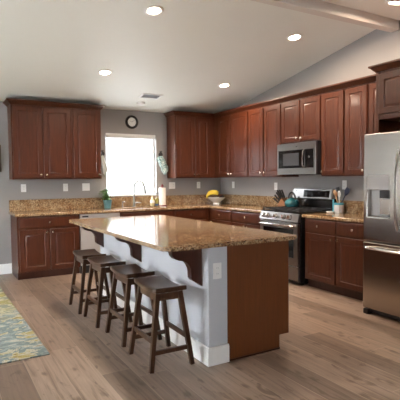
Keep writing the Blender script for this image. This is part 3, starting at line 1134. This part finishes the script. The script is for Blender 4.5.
def downlight(x, y, label):
    tilt = -SA if y > YR else SA
    r = thing('recessed_light', label, 'ceiling light', (x, y, ceil_z(y)), 0, 'recessed ceiling lights')
    r.rotation_euler = (tilt, 0, 0)
    MB().lathe([(.072, -.001), (.098, -.001), (.100, -.005), (.094, -.010), (.076, -.012), (.070, -.006)], n=28).build('trim_ring', M['white'], r)
    MB().lathe([(.001, -.0012), (.069, -.0012), (.069, -.0055), (.05, -.008), (.001, -.009)], n=28).build('lens', M['lens'], r)
    l = bpy.data.lights.new('bulb', 'AREA')
    l.shape, l.size, l.spread = 'DISK', .13, math.radians(171)
    l.energy, l.color = LAMP_POWER, LAMP_COLOR
    lo = bpy.data.objects.new('bulb', l)
    COL.objects.link(lo)
    lo.parent = r
    lo.location = (0, 0, -.014)


for x, y, lab in ((-2.65, -2.96, 'lit recessed ceiling light at the top of the picture, above the island'),
                  (-2.635, -1.385, 'lit recessed ceiling light nearest the left wall cabinets'),
                  (-.815, -1.40, 'lit recessed ceiling light above the room corner cabinets'),
                  (-.84, -2.96, 'lit recessed ceiling light between the ridge beam and the range wall'),
                  (-.69, -4.23, 'lit recessed ceiling light beyond the ridge beam near the fridge')):
    downlight(x, y, lab)

vt = thing('ceiling_vent', 'white louvred air vent in the ceiling near the window', 'vent', (-1.70, -.712, ceil_z(-.712)))
vt.rotation_euler = (-SA, 0, 0)
MB().slab([-.165, -.135, .135, .165], [-.095, -.068, .068, .095], lambda i, j: not (i == 1 and j == 1), -.010, -.001, .003, 2).build('vent_frame', M['white'], vt)
MB().box(-.134, .134, -.067, .067, -.003, -.0012).build('vent_back', M['vent_dark'], vt)
mb = MB()
for k in range(7):
    yy = -.056+k*.0187
    mb.bar((-.134, yy, -.0065), (.134, yy, -.0065), .014, .014, .0015, .0015, side=(0, 1, .45))
mb.build('louvres', M['vent'], vt)
sm = thing('smoke_detector', 'round white smoke detector on the ceiling beside the vent', 'smoke detector', (-1.733, -.40, ceil_z(-.40)))
sm.rotation_euler = (-SA, 0, 0)
MB().lathe([(.001, -.001), (.066, -.001), (.068, -.012), (.062, -.030), (.03, -.036), (.001, -.036)], n=26).build('detector_case', M['white'], sm)
MB().lathe([(.001, -.0362), (.012, -.0362), (.011, -.039), (.001, -.039)], n=14).build('test_button', M['vent'], sm)

# ------------------------------------------------------------------ wall things
ck = thing('wall_clock', 'round black-rimmed wall clock above the window', 'clock', (-1.737, -.001, 2.30))
MB().lathe([(.001, 0), (.104, 0), (.112, .010), (.110, .028), (.098, .036), (.074, .030), (.072, .018), (.001, .018)], n=36, axis='y').build('clock_rim', M['black'], ck)
MB().lathe([(.001, .0183), (.072, .0183), (.072, .021), (.001, .021)], n=36, axis='y').build('clock_face', M['clockface'], ck)
mb = MB()
for k in range(12):
    a = PI*k/6
    d = Vector((math.sin(a), 0, math.cos(a)))
    mb.bar(Vector((0, -.0216, 0))+d*.056, Vector((0, -.0216, 0))+d*.066, .004, .004, .0008, .0008, side=(math.cos(a), 0, -math.sin(a)))
mb.build('hour_marks', M['black'], ck)
for nm, a, ln in (('hour_hand', 5.2, .036), ('minute_hand', 1.0, .054)):
    d = Vector((math.sin(a), 0, math.cos(a)))
    MB().bar((0, -.0225, 0), Vector((0, -.0225, 0))+d*ln, .005, .003, .0008, .0008, side=(math.cos(a), 0, -math.sin(a))).build(nm, M['black'], ck)

pf = thing('framed_picture', 'dark framed picture on the back wall at the left edge of the view', 'picture', (-3.965, -.001, 1.48))
MB().slab([-.225, -.19, .19, .225], [0, .035, .355, .39], lambda i, j: not (i == 1 and j == 1), 0, .025, .004, 2,
          mapf=lambda c: Vector((c.x, -c.z, c.y))).build('picture_frame', M['frame_wood'], pf)
MB().box(-.189, .189, -.010, -.002, .036, .354).build('picture_mount', M['paper'], pf)


def hung_towel(name, label, loc, flip, hook_label=None, wf=1.0, m='towel'):
    hk = thing('wall_hook', 'dark scrolled wall hook ' + hook_label, 'hook', (loc[0], -.001, loc[2]), 0, 'wall hooks beside the window')
    MB().lathe([(.001, 0), (.040, 0), (.040, .006), (.028, .012), (.001, .014)], (0, 0, .022), 18, 'y').build('hook_plate', M['iron'], hk)
    MB().tube([(0, -.010, .050), (.016, -.012, .078), (-.016, -.012, .078), (0, -.010, .046)], .010, 8).build('scroll', M['iron'], hk)
    MB().tube([(0, -.008, .02), (0, -.03, .008), (0, -.05, .012), (0, -.052, .03)], .006, 8).build('hook_arm', M['iron'], hk)
    t = thing(name, label, 'towel', (loc[0], -.036, loc[2]-.002), 0, 'printed towels beside the window')
    random.seed(5 if flip > 0 else 9)
    rings = []
    n = 26
    stops = [(0.0, .018, .012), (.015, .040, .018), (.05, .062, .024), (.10, .060, .026), (.15, .062, .026), (.20, .070, .025), (.25, .064, .022), (.285, .042, .016), (.305, .020, .008), (.310, .005, .004)]
    for h, rx, ry in stops:
        ring = []
        sh = flip*(-.040+.095*min(1, h/.20))*min(1, h/.03)
        for k in range(n):
            a = 2*PI*k/n
            fold = 1+.16*math.sin(5*a+h*9)+.08*math.sin(9*a+h*21)
            ring.append((wf*(sh+rx*fold*math.cos(a)), min(ry*fold*math.sin(a), .026), -h-.012*math.sin(3*a)*(h/.37)))
        rings.append(ring)
    MB().loft(rings).build('towel_cloth', M[m], t)
    return t


hung_towel('hand_towel', 'teal and white printed towel bunched on a hook right of the window', (-1.215, 0, 1.752), 1, 'right of the window, holding a teal towel')
hung_towel('hand_towel', 'pale printed towel on a hook left of the window, half behind the cabinet', (-2.245, 0, 1.745), 1, 'left of the window beside the wall cabinet', .55, 'towel_pale')

# ------------------------------------------------------------------ things on the counters
CT = CZ1


def lathe_thing(name, label, cat, loc, parts, group=None, n=20):
    r = thing(name, label, cat, loc, 0, group)
    for pn, prof_, m in parts:
        MB().lathe(prof_, n=n).build(pn, m, r)
    return r


pp = lathe_thing('potted_plant', 'small leafy green plant in a teal pot on the counter left of the sink', 'plant', (-2.222, -.155, CT), [
    ('pot', [(.001, 0), (.050, 0), (.054, .004), (.064, .105), (.070, .108), (.070, .128), (.064, .130), (.060, .112), (.001, .108)], M['teal_pot']),
    ('soil', [(.001, .109), (.058, .1125), (.058, .118), (.001, .122)], M['soil'])])
random.seed(3)
mb = MB()
for k in range(64):
    a = random.uniform(0, 2*PI)
    rr = random.uniform(.01, .09)
    base_ = Vector((.02*math.cos(a), .02*math.sin(a), .118))
    tip = Vector((rr*math.cos(a)-.02, rr*math.sin(a), random.uniform(.15, .30)))
    mb.tube([base_, (base_+tip)/2+Vector((0, 0, .015)), tip], .0022, 5)
    d = Vector((math.cos(a), math.sin(a), random.uniform(-.3, .5))).normalized()
    s = d.cross(Vector((0, 0, 1))).normalized()
    L_, W_ = random.uniform(.05, .075), random.uniform(.018, .028)
    nrm = s.cross(d).normalized()
    rings = []
    for u, wv in ((0, .1), (.25, .8), (.5, 1), (.8, .6), (1, .05)):
        p = tip+d*L_*u-nrm*.010*u*u
        rings.append([p-s*W_*wv, p+nrm*.0008-s*0, p+s*W_*wv, p-nrm*.0008])
    mb.loft(rings)
mb.build('foliage', M['leaf'], pp)

lathe_thing('soap_bottle', 'pear-shaped bottle of pale yellow soap right of the faucet', 'bottle', (-1.435, -.12, CT), [
    ('bottle_body', [(.001, 0), (.027, 0), (.030, .006), (.033, .03), (.037, .07), (.034, .10), (.020, .125), (.012, .132), (.001, .132)], M['yellow_soap']),
    ('label_band', [(.0305, .050), (.0365, .052), (.0385, .072), (.0365, .094), (.030, .097)], M['white']),
    ('cap', [(.001, .1325), (.014, .1325), (.014, .150), (.008, .156), (.006, .175), (.001, .176)], M['yellow_soap'])])
sb = lathe_thing('pump_bottle', 'pump bottle of olive green soap with dark pump beside the paper towels', 'bottle', (-1.352, -.12, CT), [
    ('bottle_body', [(.001, 0), (.030, 0), (.033, .004), (.033, .105), (.026, .125), (.013, .138), (.001, .139)], M['olive_soap']),
    ('label_band', [(.0332, .006), (.0342, .007), (.0342, .038), (.0332, .040)], M['blue']),
    ('pump_collar', [(.001, .1395), (.014, .1395), (.014, .152), (.005, .154), (.0045, .20), (.001, .201)], M['clear'])])
MB().tube([(0, 0, .203), (0, -.002, .216), (.012, -.02, .219), (.022, -.034, .210)], [.010, .010, .007, .005], 8).build('pump_head', M['plastic_black'], sb)

pt = lathe_thing('paper_towel_holder', 'dark red paper towel stand on the counter right of the sink', 'paper towel holder', (-1.262, -.15, CT), [
    ('stand_base', [(.001, 0), (.082, 0), (.085, .006), (.080, .014), (.001, .015)], M['redwood']),
    ('centre_rod', [(.001, .0155), (.010, .0155), (.010, .318), (.001, .318)], M['redwood']),
    ('finial', [(.001, .3185), (.012, .3185), (.024, .326), (.022, .342), (.012, .350), (.015, .358), (.009, .366), (.001, .368)], M['redwood'])])
ptr = MB().lathe([(.016, 0), (.056, 0), (.0585, .003), (.0585, .287), (.056, .29), (.016, .29), (.0155, .145)], n=28).build('paper_towel_roll', M['paper'])
ptr.location = (-1.262, -.15, CT+.0155)
tag(ptr, 'white roll of paper towels on the dark red stand', 'paper towels')

# fruit bowl
BX, BY = -.255, -.25
lathe_thing('fruit_bowl', 'white footed bowl holding bananas in the counter corner', 'bowl', (BX, BY, CT), [
    ('bowl_body', [(.001, .0), (.060, 0), (.062, .006), (.052, .02), (.075, .04), (.125, .075), (.158, .108), (.165, .118), (.160, .120), (.120, .085), (.07, .052), (.001, .042)], M['ceramic'])], n=32)
bn = thing('banana_bunch', 'bunch of yellow bananas lying across the white bowl', 'bananas', (BX-.045, BY+.01, CT+.09), math.radians(-32))
for k in range(5):
    pts, rs = [], []
    for i in range(11):
        u = i/10
        a = math.radians(192-u*150)
        R_ = .118-.004*abs(k-2)
        pts.append((R_*math.cos(a)-.01+.004*k, -.062+.031*k+.012*math.sin(PI*u)*(k-2)*-.5, .028+(.072+.010*(k % 2))*math.sin(a)+.010*k))
        rs.append(.0215*min(1, .32+2.6*u, .32+2.6*(1-u)))
    mb = MB().tube(pts, rs, 8)
    mb.build('banana', M['banana'], bn)
for k, (fx_, fy_, fz_, fr, mm_, nm, lab) in enumerate((
        (.078, -.075, .120, .040, 'plum', 'avocado', 'dark fruit at the front right of the white bowl'),
        (.112, .005, .128, .036, 'redfruit', 'apple', 'small reddish fruit at the right rim of the white bowl'),
        (.035, -.10, .116, .038, 'plum', 'avocado', 'dark fruit at the front middle of the white bowl'))):
    o = MB().lathe([(fr*math.sin(PI*i/10)*(1 if mm_ == 'redfruit' else 1-.18*(i/10)), -fr*math.cos(PI*i/10)) for i in range(11)], n=16).build(nm, M[mm_])
    o.location = (BX+fx_, BY+fy_, CT+fz_)
    tag(o, lab, 'fruit')

# knife block with knives, left of the range
KBX, KBY = -.125, -1.925
kb = MB()
kb.prism([(-.08, 0), (.075, 0), (.08, .085), (.005, .155), (-.08, .06)], 'x', -.05, .05, .004)
kb = kb.build('knife_block', M['blockwood'])
kb.rotation_euler = (0, 0, RW)
tag(kb, 'slanted wooden knife block beside the range', 'knife block')
# block frame: its slots face up and towards the room corner (+y)
kb.rotation_euler = (0, 0, PI)
kb.location = (KBX, KBY+.005, CT)
# slot face runs from (u=-.085,.075) to (-.005,.17); outward normal
fa, fb = Vector((0, .08, .06)), Vector((0, -.005, .155))
fn = Vector((0, .095, .085)).normalized()
kn = 0
klabs = ['black-handled knife %s of the block' % s for s in (
    'in the lowest row at the left edge', 'in the lowest row at the right edge', 'in the second row at the left',
    'in the second row at the right', 'in the third row at the left', 'in the third row at the right', 'at the top left', 'at the top middle', 'at the top right')]
for row, (tt, xs_) in enumerate(((.14, (-.025, .025)), (.40, (-.028, .022)), (.66, (-.025, .025)), (.90, (-.03, 0.0, .03)))):
    for xx in xs_:
        p = fa.lerp(fb, tt)+Vector((xx, 0, 0))
        ln = (.135, .145, .15, .155)[row]
        k_ = thing('kitchen_knife', klabs[kn], 'knife', Vector((KBX, KBY+.005, CT))+p, 0, 'knives in the block')
        d = (fn+Vector((.16*(xx*20), 0, .18*(row-1)))).normalized()
        MB().bar(d*.018, d*ln, .011, .014, .019, .023).build('knife_handle', M['knife_black'], k_)
        MB().bar(d*-.0, d*.018, .010, .010, .018, .018).build('bolster', M['chrome'], k_)
        kn += 1

# kettle on the left rear burner
kt = thing('tea_kettle', 'teal enamel kettle with black arched handle on the rear left burner', 'kettle', (-.235, -2.225, .9525))
kt.scale = (.86, .86, 1.0)
MB().lathe([(.001, 0), (.098, 0), (.110, .010), (.122, .035), (.122, .055), (.108, .085), (.075, .108), (.050, .115), (.001, .116)], n=30).build('kettle_body', M['teal'], kt)
ld_ = MB().lathe([(.001, .1165), (.048, .1165), (.046, .122), (.02, .130), (.001, .131)], n=22).build('lid', M['teal'], kt)
MB().lathe([(.001, .131), (.007, .131), (.006, .138), (.013, .145), (.011, .155), (.001, .158)], n=14).build('lid_knob', M['plastic_black'], ld_)
sp_ = MB().tube([(-.01, -.095, .070), (-.012, -.122, .090), (-.012, -.140, .108)], [.024, .017, .013], 12).build('spout', M['teal'], kt)
MB().tube([(-.012, -.141, .109), (-.012, -.185, .142)], [.014, .011], 10).build('whistle_cap', M['plastic_black'], sp_)
pts = []
for k in range(15):
    a = PI*(k/14)
    pts.append((0, .084*math.cos(a), .095+.108*math.sin(a)))
MB().tube(pts, .012, 10).build('handle', M['plastic_black'], kt)

# utensil crock on the right counter
UX, UY = -.100, -2.965
lathe_thing('utensil_crock', 'white crock with a teal rim right of the range, full of utensils', 'crock', (UX, UY, CT), [
    ('crock_body', [(.001, 0), (.062, 0), (.066, .006), (.066, .0995), (.058, .0995), (.056, .012), (.001, .010)], M['ceramic']),
    ('glazed_rim', [(.0585, .100), (.0665, .100), (.0675, .122), (.064, .126), (.0585, .122)], M['teal_light'])], n=8)


def utensil(name, label, foot, tip, head, m_handle, m_head, hw, hl):
    r = thing(name, label, 'utensil', (UX+foot[0], UY+foot[1], CT+.0125), 0, 'utensils in the crock')
    d = Vector((tip[0]-foot[0], tip[1]-foot[1], tip[2]))
    dn = d.normalized()
    MB().tube([(0, 0, 0), d], [.005, .006], 8).build('utensil_handle', m_handle, r)
    s = Vector((0, 1, 0))
    s = (s-dn*s.dot(dn)).normalized()
    t = dn.cross(s)
    rings = []
    for u, wv, tv in ((0, .25, .006), (.2, .7, .005), (.5, 1, .004), (.8, .95 if head == 'flat' else .8, .003), (1, .8 if head == 'flat' else .25, .002)):
        c = d+dn*hl*u
        rings.append([c+s*hw*wv*math.cos(2*PI*k/12)+t*tv*math.sin(2*PI*k/12) for k in range(12)])
    MB().loft(rings).build('utensil_head', m_head, r)


utensil('wooden_spoon', 'tan wooden spoon standing in the crock', (.01, -.01), (-.01, .045, .20), 'spoon', M['lightwood'], M['lightwood'], .030, .085)
utensil('spatula', 'black spatula at the left of the crock', (-.015, .0), (.03, .05, .215), 'flat', M['plastic_black'], M['plastic_black'], .038, .10)
utensil('serving_spoon', 'pale serving spoon in the middle of the crock', (.02, .01), (-.005, -.01, .18), 'spoon', M['ceramic'], M['ceramic'], .029, .09)
utensil('spatula', 'navy blue spatula leaning to the right of the crock', (.0, .02), (.02, -.085, .21), 'flat', M['navy'], M['navy'], .040, .105)
utensil('slotted_spoon', 'small wooden slotted spoon just right of the black spatula', (-.03, -.02), (-.03, .01, .19), 'spoon', M['lightwood'], M['blockwood'], .026, .07)

sr = lathe_thing('spoon_rest', 'small white dish at the foot of the utensil crock', 'dish', (-.215, -2.930, CT), [
    ('dish_body', [(.001, 0), (.040, 0), (.052, .012), (.055, .020), (.051, .019), (.038, .007), (.001, .006)], M['ceramic'])], n=24)
sr2 = thing('scraper', 'turquoise silicone scraper leaning against the front of the crock', 'utensil', (-.170, -2.935, CT+.0075))
MB().bar((0, 0, .0), (.012, .008, .13), .014, .020, .006, .006, side=(0, 1, 0)).build('scraper_handle', M['teal_light'], sr2)
MB().bar((.012, .008, .13), (.018, .011, .165), .026, .020, .006, .004, side=(0, 1, 0)).build('scraper_blade', M['teal_light'], sr2)

# ------------------------------------------------------------------ rug
rug = MB().box(-6.28, -3.885, -3.56, -.50, .0005, .012, .004).build('area_rug', M['rug'])
recenter(rug, (-5.08, -2.0, .0005))
rug.location = (-5.068, -2.0, .0005)
rug.rotation_euler = (0, 0, math.radians(1.4))
tag(rug, 'abstract rug in yellow, slate and cream on the floor at left', 'rug')
